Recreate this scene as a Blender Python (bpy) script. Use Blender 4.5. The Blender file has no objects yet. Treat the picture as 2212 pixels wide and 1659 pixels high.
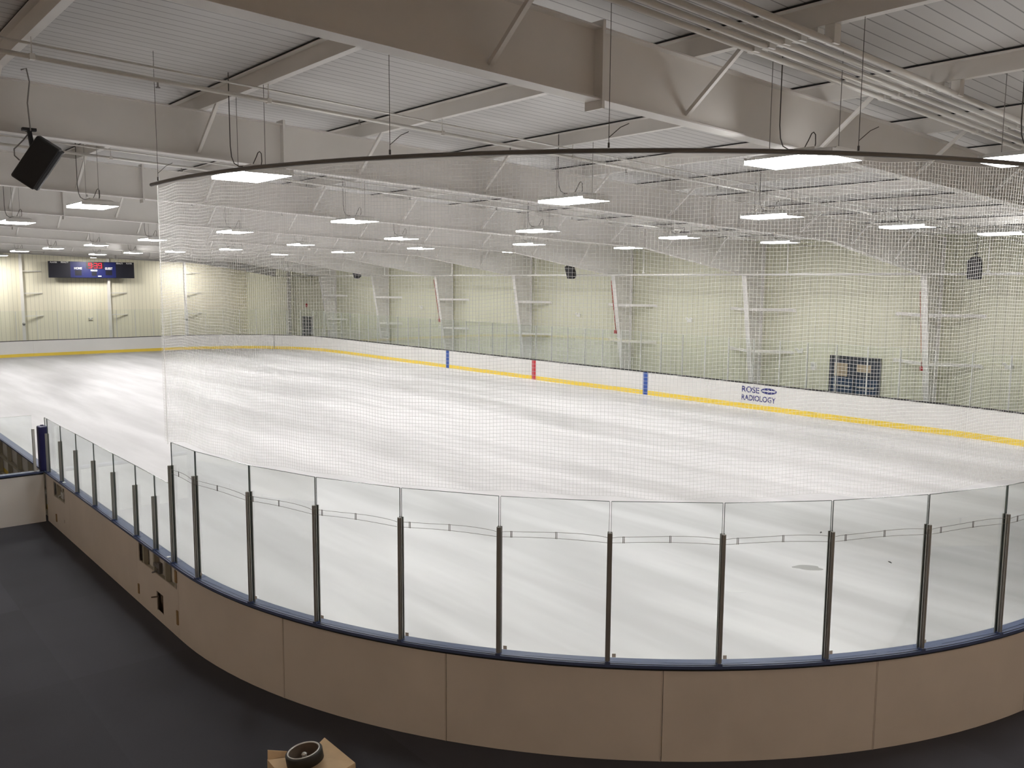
import bpy, math, random
from mathutils import Vector, Matrix
random.seed(7)
S = bpy.context.scene
COL = S.collection
PI = math.pi

# ------------------------------------------------------------------ camera, world, exposure
CAM = Vector((-17.221, -34.094, 5.109))
yaw, pit, rol = 0.7006, 0.1170, 0.00655
F = Vector((math.sin(yaw)*math.cos(pit), math.cos(yaw)*math.cos(pit), -math.sin(pit)))
R0 = Vector((math.cos(yaw), -math.sin(yaw), 0)); U0 = R0.cross(F)
RV = R0*math.cos(rol) + U0*math.sin(rol); UV = U0*math.cos(rol) - R0*math.sin(rol)
cd = bpy.data.cameras.new('camera'); cam = bpy.data.objects.new('camera', cd); COL.objects.link(cam)
m = Matrix((RV, UV, -F)).transposed().to_4x4(); m.translation = CAM
cam.matrix_world = m
cd.sensor_fit = 'HORIZONTAL'; cd.sensor_width = 36; cd.lens = 36*1866.7/2212; cd.clip_end = 300; cd.clip_start = 0.05
S.camera = cam
w = bpy.data.worlds.new('world'); S.world = w; w.use_nodes = True
w.node_tree.nodes['Background'].inputs[0].default_value = (0.9, 0.95, 1, 1)
w.node_tree.nodes['Background'].inputs[1].default_value = 0.0
vs = S.view_settings
S.display_settings.display_device = 'sRGB'
vs.view_transform = 'Standard'; vs.look = 'None'; vs.gamma = 1.0; vs.use_curve_mapping = False
vs.exposure = 0.0
LAMP = 48.5          # brightness of the lamp panels
LAMP_COL = (1.0, 0.978, 0.955)
S.cycles.max_bounces = 10; S.cycles.diffuse_bounces = 6; S.cycles.glossy_bounces = 3
S.cycles.transmission_bounces = 4; S.cycles.transparent_max_bounces = 32
S.cycles.sample_clamp_indirect = 8.0; S.cycles.caustics_reflective = False; S.cycles.caustics_refractive = False

# ------------------------------------------------------------------ materials
def nt(mat):
    mat.use_nodes = True
    n = mat.node_tree; n.nodes.clear()
    return n, n.nodes, n.links
def pbr(name, col, rough=0.5, metal=0.0, spec=0.5, bump=0.0, bscale=40.0, var=0.0, vscale=3.0):
    mat = bpy.data.materials.new(name); t, N, L = nt(mat)
    o = N.new('ShaderNodeOutputMaterial'); b = N.new('ShaderNodeBsdfPrincipled'); L.new(b.outputs[0], o.inputs[0])
    b.inputs['Base Color'].default_value = (*col, 1); b.inputs['Roughness'].default_value = rough
    b.inputs['Metallic'].default_value = metal; b.inputs['Specular IOR Level'].default_value = spec
    tc = N.new('ShaderNodeTexCoord')
    if var > 0:
        no = N.new('ShaderNodeTexNoise'); no.inputs['Scale'].default_value = vscale; no.inputs['Detail'].default_value = 4
        L.new(tc.outputs['Object'], no.inputs['Vector'])
        mr = N.new('ShaderNodeMapRange'); mr.inputs['From Min'].default_value = 0.3; mr.inputs['From Max'].default_value = 0.7
        mr.inputs['To Min'].default_value = 1-var; mr.inputs['To Max'].default_value = 1+var*0.4
        L.new(no.outputs['Fac'], mr.inputs['Value'])
        mx = N.new('ShaderNodeVectorMath'); mx.operation = 'SCALE'; mx.inputs[0].default_value = col
        L.new(mr.outputs[0], mx.inputs['Scale']); L.new(mx.outputs[0], b.inputs['Base Color'])
    if bump > 0:
        no2 = N.new('ShaderNodeTexNoise'); no2.inputs['Scale'].default_value = bscale
        L.new(tc.outputs['Object'], no2.inputs['Vector'])
        bp = N.new('ShaderNodeBump'); bp.inputs['Strength'].default_value = bump; bp.inputs['Distance'].default_value = 0.01
        L.new(no2.outputs['Fac'], bp.inputs['Height']); L.new(bp.outputs[0], b.inputs['Normal'])
    return mat
def emit(name, col, strength):
    mat = bpy.data.materials.new(name); t, N, L = nt(mat)
    o = N.new('ShaderNodeOutputMaterial'); e = N.new('ShaderNodeEmission'); L.new(e.outputs[0], o.inputs[0])
    e.inputs[0].default_value = (*col, 1); e.inputs[1].default_value = strength
    return mat
def ribbed(name, col, axis, pitch, groove, dark, rough=0.5, var=0.06, minor=0.0):
    """sheet metal panel: dark seams every `pitch` metres along one world axis, shallow bump"""
    mat = bpy.data.materials.new(name); t, N, L = nt(mat)
    o = N.new('ShaderNodeOutputMaterial'); b = N.new('ShaderNodeBsdfPrincipled'); L.new(b.outputs[0], o.inputs[0])
    b.inputs['Roughness'].default_value = rough
    g = N.new('ShaderNodeNewGeometry'); sp = N.new('ShaderNodeSeparateXYZ'); L.new(g.outputs['Position'], sp.inputs[0])
    def mth(op, a, v=None, c=None):
        q = N.new('ShaderNodeMath'); q.operation = op
        if isinstance(a, (int, float)): q.inputs[0].default_value = a
        else: L.new(a, q.inputs[0])
        if v is not None:
            if isinstance(v, (int, float)): q.inputs[1].default_value = v
            else: L.new(v, q.inputs[1])
        if c is not None: q.inputs[2].default_value = c
        return q.outputs[0]
    u = mth('DIVIDE', sp.outputs[axis], pitch)
    fr = mth('FRACT', u)
    seam = mth('LESS_THAN', fr, groove/pitch)
    cell = mth('FLOOR', u)
    wn = N.new('ShaderNodeTexWhiteNoise'); wn.noise_dimensions = '1D'; L.new(cell, wn.inputs['W'])
    tone = mth('MULTIPLY_ADD', wn.outputs['Value'], var, 1-var/2)
    k = mth('MULTIPLY', seam, dark)
    k = mth('SUBTRACT', 1.0, k)
    if minor > 0:
        fr2 = mth('FRACT', mth('MULTIPLY', u, 3.0))
        s2 = mth('MULTIPLY', mth('LESS_THAN', fr2, 3*groove*0.5/pitch), minor)
        k = mth('MULTIPLY', k, mth('SUBTRACT', 1.0, s2))
    k = mth('MULTIPLY', k, tone)
    mx = N.new('ShaderNodeVectorMath'); mx.operation = 'SCALE'; mx.inputs[0].default_value = col
    L.new(k, mx.inputs['Scale']); L.new(mx.outputs[0], b.inputs['Base Color'])
    bp = N.new('ShaderNodeBump'); bp.inputs['Strength'].default_value = 0.5; bp.inputs['Distance'].default_value = 0.012; bp.invert = True
    L.new(seam, bp.inputs['Height']); L.new(bp.outputs[0], b.inputs['Normal'])
    return mat
def ice_mat():
    mat = bpy.data.materials.new('skated_ice'); t, N, L = nt(mat)
    o = N.new('ShaderNodeOutputMaterial'); b = N.new('ShaderNodeBsdfPrincipled'); L.new(b.outputs[0], o.inputs[0])
    g = N.new('ShaderNodeNewGeometry')
    def noise(scale, sx, sy, rot=0.0, detail=4):
        mp = N.new('ShaderNodeMapping'); mp.inputs['Scale'].default_value = (sx, sy, 1); mp.inputs['Rotation'].default_value = (0, 0, rot)
        L.new(g.outputs['Position'], mp.inputs[0])
        q = N.new('ShaderNodeTexNoise'); q.inputs['Scale'].default_value = scale; q.inputs['Detail'].default_value = detail
        L.new(mp.outputs[0], q.inputs['Vector']); return q.outputs['Fac']
    def ramp(v, a, b_, lo, hi):
        r = N.new('ShaderNodeMapRange'); r.interpolation_type = 'SMOOTHSTEP'
        r.inputs['From Min'].default_value = a; r.inputs['From Max'].default_value = b_
        r.inputs['To Min'].default_value = lo; r.inputs['To Max'].default_value = hi
        L.new(v, r.inputs['Value']); return r.outputs[0]
    def mul(a, b_):
        q = N.new('ShaderNodeMath'); q.operation = 'MULTIPLY'; L.new(a, q.inputs[0]); L.new(b_, q.inputs[1]); return q.outputs[0]
    n1 = noise(1.0, 0.42, 0.055, 0.05, 5)      # wide resurfacer passes along the rink
    n2 = noise(1.0, 1.6, 0.16, -0.04, 4)       # narrower streaks
    n3 = noise(1.0, 0.13, 0.10)
    f = mul(mul(ramp(n1, 0.34, 0.62, 0.74, 1.0), ramp(n2, 0.32, 0.66, 0.89, 1.0)), ramp(n3, 0.3, 0.6, 0.93, 1.0))
    mx = N.new('ShaderNodeVectorMath'); mx.operation = 'SCALE'; mx.inputs[0].default_value = (0.83, 0.825, 0.84)
    L.new(f, mx.inputs['Scale']); L.new(mx.outputs[0], b.inputs['Base Color'])
    L.new(ramp(n1, 0.34, 0.62, 0.34, 0.62), b.inputs['Roughness'])
    b.inputs['Specular IOR Level'].default_value = 0.25
    return mat
def rubber_mat():
    mat = bpy.data.materials.new('rubber_matting'); t, N, L = nt(mat)
    o = N.new('ShaderNodeOutputMaterial'); b = N.new('ShaderNodeBsdfPrincipled'); L.new(b.outputs[0], o.inputs[0])
    g = N.new('ShaderNodeNewGeometry')
    off = N.new('ShaderNodeVectorMath'); off.operation = 'ADD'; off.inputs[1].default_value = (14.70, 22.3, 0.5); L.new(g.outputs['Position'], off.inputs[0])
    sc = N.new('ShaderNodeVectorMath'); sc.operation = 'DIVIDE'; sc.inputs[1].default_value = (2.44, 3.1, 50); L.new(off.outputs[0], sc.inputs[0])
    fl = N.new('ShaderNodeVectorMath'); fl.operation = 'FLOOR'; L.new(sc.outputs[0], fl.inputs[0])
    wn = N.new('ShaderNodeTexWhiteNoise'); wn.noise_dimensions = '3D'; L.new(fl.outputs[0], wn.inputs['Vector'])
    no = N.new('ShaderNodeTexNoise'); no.inputs['Scale'].default_value = 160; L.new(g.outputs['Position'], no.inputs['Vector'])
    no2 = N.new('ShaderNodeTexNoise'); no2.inputs['Scale'].default_value = 0.8; no2.inputs['Detail'].default_value = 5; L.new(g.outputs['Position'], no2.inputs['Vector'])
    a = N.new('ShaderNodeMath'); a.operation = 'MULTIPLY_ADD'; a.inputs[1].default_value = 0.45; a.inputs[2].default_value = 0.5; L.new(wn.outputs['Value'], a.inputs[0])
    c = N.new('ShaderNodeMath'); c.operation = 'MULTIPLY_ADD'; c.inputs[1].default_value = 0.5; L.new(no.outputs['Fac'], c.inputs[0]); L.new(a.outputs[0], c.inputs[2])
    d = N.new('ShaderNodeMath'); d.operation = 'MULTIPLY_ADD'; d.inputs[1].default_value = 0.4; L.new(no2.outputs['Fac'], d.inputs[0]); L.new(c.outputs[0], d.inputs[2])
    mx = N.new('ShaderNodeVectorMath'); mx.operation = 'SCALE'; mx.inputs[0].default_value = (0.037, 0.038, 0.047)
    L.new(d.outputs[0], mx.inputs['Scale']); L.new(mx.outputs[0], b.inputs['Base Color'])
    b.inputs['Roughness'].default_value = 0.75; b.inputs['Specular IOR Level'].default_value = 0.3
    bp = N.new('ShaderNodeBump'); bp.inputs['Strength'].default_value = 0.25; bp.inputs['Distance'].default_value = 0.004
    L.new(no.outputs['Fac'], bp.inputs['Height']); L.new(bp.outputs[0], b.inputs['Normal'])
    return mat
def glass_mat(name, tint, refl=1.0):
    mat = bpy.data.materials.new(name); t, N, L = nt(mat)
    o = N.new('ShaderNodeOutputMaterial'); mix = N.new('ShaderNodeMixShader'); L.new(mix.outputs[0], o.inputs[0])
    tr = N.new('ShaderNodeBsdfTransparent'); tr.inputs[0].default_value = (*tint, 1)
    gl = N.new('ShaderNodeBsdfGlossy'); gl.inputs['Roughness'].default_value = 0.02; gl.inputs[0].default_value = (0.9, 0.95, 0.93, 1)
    fr = N.new('ShaderNodeFresnel'); fr.inputs[0].default_value = 1.45
    ml = N.new('ShaderNodeMath'); ml.operation = 'MULTIPLY'; ml.inputs[1].default_value = refl; ml.use_clamp = True
    L.new(fr.outputs[0], ml.inputs[0]); L.new(ml.outputs[0], mix.inputs[0]); L.new(tr.outputs[0], mix.inputs[1]); L.new(gl.outputs[0], mix.inputs[2])
    return mat
def net_mat():
    # glossy, half clear nylon cord
    mat = bpy.data.materials.new('white_net_cord'); t, N, L = nt(mat)
    o = N.new('ShaderNodeOutputMaterial'); mix = N.new('ShaderNodeMixShader'); mix.inputs[0].default_value = 0.85
    d = N.new('ShaderNodeBsdfDiffuse'); d.inputs[0].default_value = (0.95, 0.95, 0.93, 1)
    q = N.new('ShaderNodeBsdfTranslucent'); q.inputs[0].default_value = (1.0, 1.0, 0.99, 1)
    L.new(d.outputs[0], mix.inputs[1]); L.new(q.outputs[0], mix.inputs[2])
    g = N.new('ShaderNodeBsdfGlossy'); g.inputs['Roughness'].default_value = 0.30; g.inputs[0].default_value = (0.95, 0.95, 0.95, 1)
    m2 = N.new('ShaderNodeMixShader'); m2.inputs[0].default_value = 0.10
    L.new(mix.outputs[0], m2.inputs[1]); L.new(g.outputs[0], m2.inputs[2])
    tr = N.new('ShaderNodeBsdfTransparent'); m3 = N.new('ShaderNodeMixShader'); m3.inputs[0].default_value = 0.5
    L.new(tr.outputs[0], m3.inputs[1]); L.new(m2.outputs[0], m3.inputs[2]); L.new(m3.outputs[0], o.inputs[0])
    return mat
M = {
 'steel': pbr('white_painted_steel', (0.78, 0.765, 0.74), 0.45, var=0.05, vscale=1.2),
 'ceil': ribbed('ceiling_liner', (0.54, 0.53, 0.52), 1, 0.205, 0.017, 0.62, 0.5, 0.05),
 'wallR': ribbed('wall_panel', (0.69, 0.69, 0.545), 1, 0.305, 0.022, 0.38, 0.5, 0.03),
 'wallE': ribbed('end_wall_panel', (0.84, 0.80, 0.65), 0, 0.305, 0.022, 0.30, 0.5, 0.03),
 'wallN': pbr('plain_wall_paint', (0.62, 0.53, 0.44), 0.7),
 'ice': ice_mat(), 'rubber': rubber_mat(),
 'hdpe': pbr('white_board_plastic', (0.80, 0.795, 0.775), 0.35, var=0.03, vscale=0.7),
 'clad': pbr('board_cladding', (0.72, 0.665, 0.60), 0.5, var=0.06, vscale=1.5),
 'seam': pbr('seam_strip', (0.60, 0.54, 0.48), 0.6),
 'yellow': pbr('yellow_kick_plastic', (0.88, 0.66, 0.085), 0.4),
 'cap': pbr('navy_cap_plastic', (0.072, 0.100, 0.20), 0.42),
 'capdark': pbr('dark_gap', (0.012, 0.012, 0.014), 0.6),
 'navy': pbr('navy_padding', (0.018, 0.018, 0.10), 0.35),
 'blue': pbr('blue_line_plastic', (0.03, 0.09, 0.36), 0.4),
 'red': pbr('red_line_plastic', (0.50, 0.03, 0.045), 0.4),
 'redpipe': pbr('red_enamel', (0.36, 0.02, 0.02), 0.4),
 'alu': pbr('grey_aluminium', (0.34, 0.34, 0.325), 0.38, 0.5),
 'aluw': pbr('pale_aluminium', (0.68, 0.69, 0.67), 0.4, 0.2),
 'wire': pbr('galvanised_wire', (0.30, 0.30, 0.29), 0.4, 0.5),
 'cord': pbr('dark_cord', (0.09, 0.085, 0.08), 0.6),
 'rod': pbr('grey_steel_cable', (0.28, 0.27, 0.26), 0.5, 0.3),
 'pipe': pbr('white_painted_pipe', (0.74, 0.73, 0.70), 0.4),
 'black': pbr('black_plastic', (0.012, 0.012, 0.014), 0.55, bump=0.15, bscale=120),
 'grille': pbr('black_grille', (0.016, 0.016, 0.019), 0.5, bump=0.5, bscale=260),
 'glass': glass_mat('near_glass', (0.968, 0.984, 0.980), 0.25),
 'glassfar': glass_mat('far_glass', (0.972, 0.986, 0.976), 0.25),
 'glassedge': pbr('glass_edge', (0.10, 0.13, 0.125), 0.2),
 'net': net_mat(),
 'rail': pbr('net_rail_steel', (0.20, 0.19, 0.18), 0.45, 0.3),
 'lamp': emit('lamp_tubes', LAMP_COL, LAMP),
 'fillwarm': emit('added_warm_fill', (1.0, 0.80, 0.63), 32.0),  # glow of the added, unseen walkway fill lamps
 'lampwall': emit('wall_side_lamp_tubes', (1.0, 0.965, 0.90), 110.0),
 'house': pbr('lamp_housing_white', (0.78, 0.78, 0.76), 0.4),
 'door': pbr('dark_navy_door', (0.022, 0.030, 0.050), 0.4),
 'doorlow': pbr('blue_door_reflection', (0.018, 0.045, 0.10), 0.35),  # blue reflection on the navy doors, held in the base colour
 'paper': pbr('tan_paper', (0.42, 0.34, 0.24), 0.8),
 'text': pbr('navy_lettering', (0.035, 0.04, 0.19), 0.5),
 'sbbody': pbr('scoreboard_black', (0.010, 0.010, 0.020), 0.4),
 'sbblue': pbr('scoreboard_blue', (0.010, 0.015, 0.105), 0.4),
 'white': pbr('white_lettering', (0.85, 0.85, 0.85), 0.5),
 'led': emit('red_led', (1.0, 0.03, 0.05), 2.2),
 'card': pbr('cardboard', (0.62, 0.455, 0.28), 0.8, var=0.08, vscale=6),
 'tape': pbr('black_rubbery', (0.022, 0.021, 0.018), 0.6),
 'silver': pbr('bright_rim', (0.62, 0.62, 0.60), 0.3, 0.6),
 'brown': pbr('brown_card_core', (0.10, 0.075, 0.055), 0.8),
 'wood': pbr('bare_plywood', (0.30, 0.20, 0.10), 0.7),
 'studs': pbr('galvanised_framing', (0.42, 0.40, 0.33), 0.5, 0.3),
 'box': pbr('pale_plastic', (0.78, 0.78, 0.74), 0.5),
 'puddle': pbr('wet_ice', (0.50, 0.50, 0.50), 0.15),
 'stamp': pbr('pale_grey_stamp', (0.80, 0.80, 0.78), 0.6),
 'slush': pbr('thawed_ice', (0.70, 0.70, 0.71), 0.3),
 'grey': pbr('mid_grey', (0.35, 0.36, 0.36), 0.6),
}

# ------------------------------------------------------------------ mesh helpers
class MB:
    def __init__(s): s.v = []; s.f = []; s.mi = []; s.cur = 0
    def add(s, vs_, fs_):
        k = len(s.v); s.v += [tuple(q) for q in vs_]
        for q in fs_: s.f.append(tuple(i+k for i in q)); s.mi.append(s.cur)
        return s
    def hexa(s, p):     # 8 points: bottom ring 0-3, top ring 4-7
        return s.add(p, [(0,3,2,1),(4,5,6,7),(0,1,5,4),(1,2,6,5),(2,3,7,6),(3,0,4,7)])
    def box(s, x0, x1, y0, y1, z0, z1):
        return s.hexa([(x0,y0,z0),(x1,y0,z0),(x1,y1,z0),(x0,y1,z0),(x0,y0,z1),(x1,y0,z1),(x1,y1,z1),(x0,y1,z1)])
    def obox(s, c, ax, ay, az, hx, hy, hz, bev=0.0):
        c = Vector(c)
        P = lambda a, b, d: c + ax*(a*hx) + ay*(b*hy) + az*(d*hz)
        return s.hexa([P(-1,-1,-1),P(1,-1,-1),P(1,1,-1),P(-1,1,-1),P(-1,-1,1),P(1,-1,1),P(1,1,1),P(-1,1,1)])
    def bar(s, a, b, wdt, hgt, up=Vector((0,0,1))):
        a = Vector(a); b = Vector(b); d = (b-a); l = d.length; d.normalize()
        sx = d.cross(up)
        if sx.length < 1e-5: sx = d.cross(Vector((1,0,0)))
        sx.normalize(); u = sx.cross(d)
        return s.obox((a+b)/2, d, sx, u, l/2, wdt/2, hgt/2)
    def prism(s, poly, fn, d0, d1):     # poly of 2-D points, fn(u, v, d) -> point
        n = len(poly)
        a = [fn(u, v, d0) for u, v in poly]; b = [fn(u, v, d1) for u, v in poly]
        return s.add(a+b, [tuple(range(n))[::-1], tuple(range(n, 2*n))] + [(i, (i+1) % n, n+(i+1) % n, n+i) for i in range(n)])
    def tube(s, path, r, n=6, caps=True):
        path = [Vector(p) for p in path]; rings = []; ref = None
        for i, p in enumerate(path):
            d = (path[min(i+1, len(path)-1)] - path[max(i-1, 0)]).normalized()
            if ref is None:
                ref = d.orthogonal().normalized()
            else:
                ref = (ref - d*ref.dot(d)); ref = ref.normalized() if ref.length > 1e-6 else d.orthogonal().normalized()
            b = d.cross(ref)
            rr = r[i] if isinstance(r, (list, tuple)) else r
            rings.append([p + ref*(rr*math.cos(2*PI*k/n)) + b*(rr*math.sin(2*PI*k/n)) for k in range(n)])
        vs_ = [q for g in rings for q in g]; fs_ = []
        for i in range(len(rings)-1):
            for k in range(n):
                fs_.append((i*n+k, i*n+(k+1) % n, (i+1)*n+(k+1) % n, (i+1)*n+k))
        if caps:
            fs_.append(tuple(range(n))[::-1]); fs_.append(tuple((len(rings)-1)*n+k for k in range(n)))
        return s.add(vs_, fs_)
    def lathe(s, prof, c, n=32, ax=Vector((1,0,0)), ay=Vector((0,1,0)), az=Vector((0,0,1))):
        c = Vector(c); vs_ = []; fs_ = []
        for r, z in prof:
            for k in range(n):
                a = 2*PI*k/n; vs_.append(c + ax*(r*math.cos(a)) + ay*(r*math.sin(a)) + az*z)
        for i in range(len(prof)-1):
            for k in range(n): fs_.append((i*n+k, i*n+(k+1) % n, (i+1)*n+(k+1) % n, (i+1)*n+k))
        return s.add(vs_, fs_)
    def build(s, name, mat, parent=None, smooth=False):
        me = bpy.data.meshes.new(name)
        org = Vector((0,0,0)); q = parent
        while q is not None: org += q.location; q = q.parent
        me.from_pydata([tuple(Vector(v)-org) for v in s.v], [], s.f)
        for mm in (mat if isinstance(mat, (list, tuple)) else [mat]): me.materials.append(mm)
        if any(s.mi): me.polygons.foreach_set('material_index', s.mi)
        me.validate(); me.update()
        if smooth: me.polygons.foreach_set('use_smooth', [True]*len(me.polygons))
        o = bpy.data.objects.new(name, me); COL.objects.link(o)
        if parent is not None: o.parent = parent
        return o
def tag(o, label, cat, group=None, kind=None):
    o['label'] = label; o['category'] = cat
    if group: o['group'] = group
    if kind: o['kind'] = kind
    return o
def thing(name, loc, label, cat, group=None):
    o = bpy.data.objects.new(name, None); COL.objects.link(o); o.location = loc; o.empty_display_size = 0.2
    return tag(o, label, cat, group)
def struct(o, label, cat):
    o['kind'] = 'structure'; o['label'] = label; o['category'] = cat
    return o
def bevel(o, wdt, seg=2):
    b = o.modifiers.new('bevel', 'BEVEL'); b.width = wdt; b.segments = seg; b.limit_method = 'ANGLE'
    return o
ONES = ['', 'first', 'second', 'third', 'fourth', 'fifth', 'sixth', 'seventh', 'eighth', 'ninth', 'tenth', 'eleventh', 'twelfth', 'thirteenth',
        'fourteenth', 'fifteenth', 'sixteenth', 'seventeenth', 'eighteenth', 'nineteenth']
TENS = {2: ('twentieth', 'twenty'), 3: ('thirtieth', 'thirty'), 4: ('fortieth', 'forty'), 5: ('fiftieth', 'fifty')}
def nth(k):
    if k < 20: return ONES[k]
    t, u = divmod(k, 10)
    return TENS[t][0] if u == 0 else TENS[t][1] + '-' + ONES[u]
def text_mesh(body, width, height, org, ax, ay, depth=0.006, bold=0.0):
    """lettering as thin raised mesh: returns MB with the text stretched to width x height, lower-left at org"""
    cu = bpy.data.curves.new('lettering', 'FONT'); cu.body = body; cu.size = 1.0; cu.extrude = 0.01; cu.offset = bold
    cu.resolution_u = 4
    ob = bpy.data.objects.new('lettering', cu); COL.objects.link(ob)
    dg = bpy.context.evaluated_depsgraph_get()
    me = bpy.data.meshes.new_from_object(ob.evaluated_get(dg))
    xs = [v.co.x for v in me.vertices]; ys = [v.co.y for v in me.vertices]
    x0, x1, y0, y1 = min(xs), max(xs), min(ys), max(ys)
    az = ax.cross(ay); b = MB(); o = Vector(org)
    b.add([o + ax*((v.co.x-x0)/(x1-x0)*width) + ay*((v.co.y-y0)/(y1-y0)*height) + az*(depth*(0.5+v.co.z/0.02)) for v in me.vertices],
          [tuple(p.vertices) for p in me.polygons])
    bpy.data.objects.remove(ob); bpy.data.curves.remove(cu); bpy.data.meshes.remove(me)
    return b
X, Y, Z = Vector((1,0,0)), Vector((0,1,0)), Vector((0,0,1))

# ------------------------------------------------------------------ rink outline (perimeter parameter s, outward offset)
HW, RR, HL = 13.042, 8.489, 30.48
L1 = 2*(HL-RR); LA = PI*RR/2; L2 = 2*(HW-RR)
KN = [0, L1, L1+LA, L1+LA+L2, L1+2*LA+L2, 2*L1+2*LA+L2, 2*L1+3*LA+L2, 2*L1+3*LA+2*L2, 2*L1+4*LA+2*L2]
def ring(s, off=0.0):
    """x, y, nx, ny (outward)"""
    def arc(cx, cy, a):
        return cx+(RR+off)*math.cos(a), cy+(RR+off)*math.sin(a), math.cos(a), math.sin(a)
    if s <= KN[1]: return -HW-off, (HL-RR)-s, -1, 0
    if s <= KN[2]: return arc(-HW+RR, -HL+RR, PI+(s-KN[1])/RR)
    if s <= KN[3]: return -HW+RR+(s-KN[2]), -HL-off, 0, -1
    if s <= KN[4]: return arc(HW-RR, -HL+RR, -PI/2+(s-KN[3])/RR)
    if s <= KN[5]: return HW+off, -(HL-RR)+(s-KN[4]), 1, 0
    if s <= KN[6]: return arc(HW-RR, HL-RR, (s-KN[5])/RR)
    if s <= KN[7]: return (HW-RR)-(s-KN[6]), HL+off, 0, 1
    return arc(-HW+RR, HL-RR, PI/2+(s-KN[7])/RR)
def rp(s, off, z):
    q = ring(s, off); return Vector((q[0], q[1], z))
def srange(a, b, step=0.3):
    n = max(1, int(math.ceil((b-a)/step))); ps = [a+(b-a)*i/n for i in range(n+1)]
    return ps
def band(b, s0, s1, o0, o1, z0, z1, step=0.3):
    """solid strip following the rink outline"""
    straight = any(KN[i] <= s0+1e-6 and s1 <= KN[i+1]+1e-6 for i in (0, 2, 4, 6))
    ps = [s0, s1] if straight else srange(s0, s1, step)
    vs_ = []; fs_ = []
    for s in ps: vs_ += [rp(s, o0, z0), rp(s, o1, z0), rp(s, o1, z1), rp(s, o0, z1)]
    for i in range(len(ps)-1):
        for k in range(4): fs_.append((4*i+k, 4*i+(k+1) % 4, 4*i+4+(k+1) % 4, 4*i+4+k))
    fs_.append((3,2,1,0)); n = 4*(len(ps)-1); fs_.append((n, n+1, n+2, n+3))
    b.add(vs_, fs_); return b

# ------------------------------------------------------------------ building shell
WX, WE, WL, WN = 15.75, 43.0, -21.5, -37.0     # right wall, end wall, left wall, near wall
RS = 0.036                                      # roof fall per metre towards the right wall
zr = lambda x: 7.43 - RS*x                      # top of rafters / underside of purlins
zc = lambda x: 7.68 - RS*x                      # ceiling
struct(MB().box(WL, WX, WN, WE, -0.25, -0.03).build('floor', M['rubber']), 'dark grey rubber matting floor around the rink', 'floor')
b = MB(); b.hexa([(WL,WN,zc(WL)),(WX,WN,zc(WX)),(WX,WE,zc(WX)),(WL,WE,zc(WL)),(WL,WN,zc(WL)+.2),(WX,WN,zc(WX)+.2),(WX,WE,zc(WX)+.2),(WL,WE,zc(WL)+.2)])
struct(b.build('ceiling', M['ceil']), 'white ribbed metal liner ceiling sloping down to the right wall', 'ceiling')
struct(MB().box(WX, WX+.2, WN, WE, -.03, zc(WX)+.2).build('wall_right', M['wallR']), 'cream ribbed metal wall behind the far side boards', 'wall')
b = MB(); b.hexa([(WL,WE,-.03),(WX,WE,-.03),(WX,WE+.2,-.03),(WL,WE+.2,-.03),(WL,WE,zc(WL)+.2),(WX,WE,zc(WX)+.2),(WX,WE+.2,zc(WX)+.2),(WL,WE+.2,zc(WL)+.2)])
struct(b.build('wall_end', M['wallE']), 'cream ribbed end wall behind the scoreboard', 'wall')
struct(MB().box(WL-.2, WL, WN, WE, -.03, zc(WL)+.2).build('wall_left', M['wallN']), 'tan wall on the spectator side', 'wall')
struct(MB().box(WL, WX, WN-.2, WN, -.03, zc(WL)+.2).build('wall_near', M['wallN']), 'tan wall behind the viewer', 'wall')

# ice: rounded rectangle slab with a fine grid edge
per = []
for i in range(8):
    a, c = KN[i], KN[i+1]
    ps = [a] if i % 2 == 0 else srange(a, c, 0.3)[:-1]
    per += ps
bot = [rp(s, 0.01, -0.03) for s in per]; top = [rp(s, 0.01, 0.0) for s in per]
n = len(per); b = MB(); b.add(bot+top, [tuple(range(n))[::-1], tuple(range(n, 2*n))] + [(i, (i+1) % n, n+(i+1) % n, n+i) for i in range(n)])
struct(b.build('floor_ice', M['ice']), 'white ice sheet with grey resurfacing streaks', 'ice')

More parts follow.
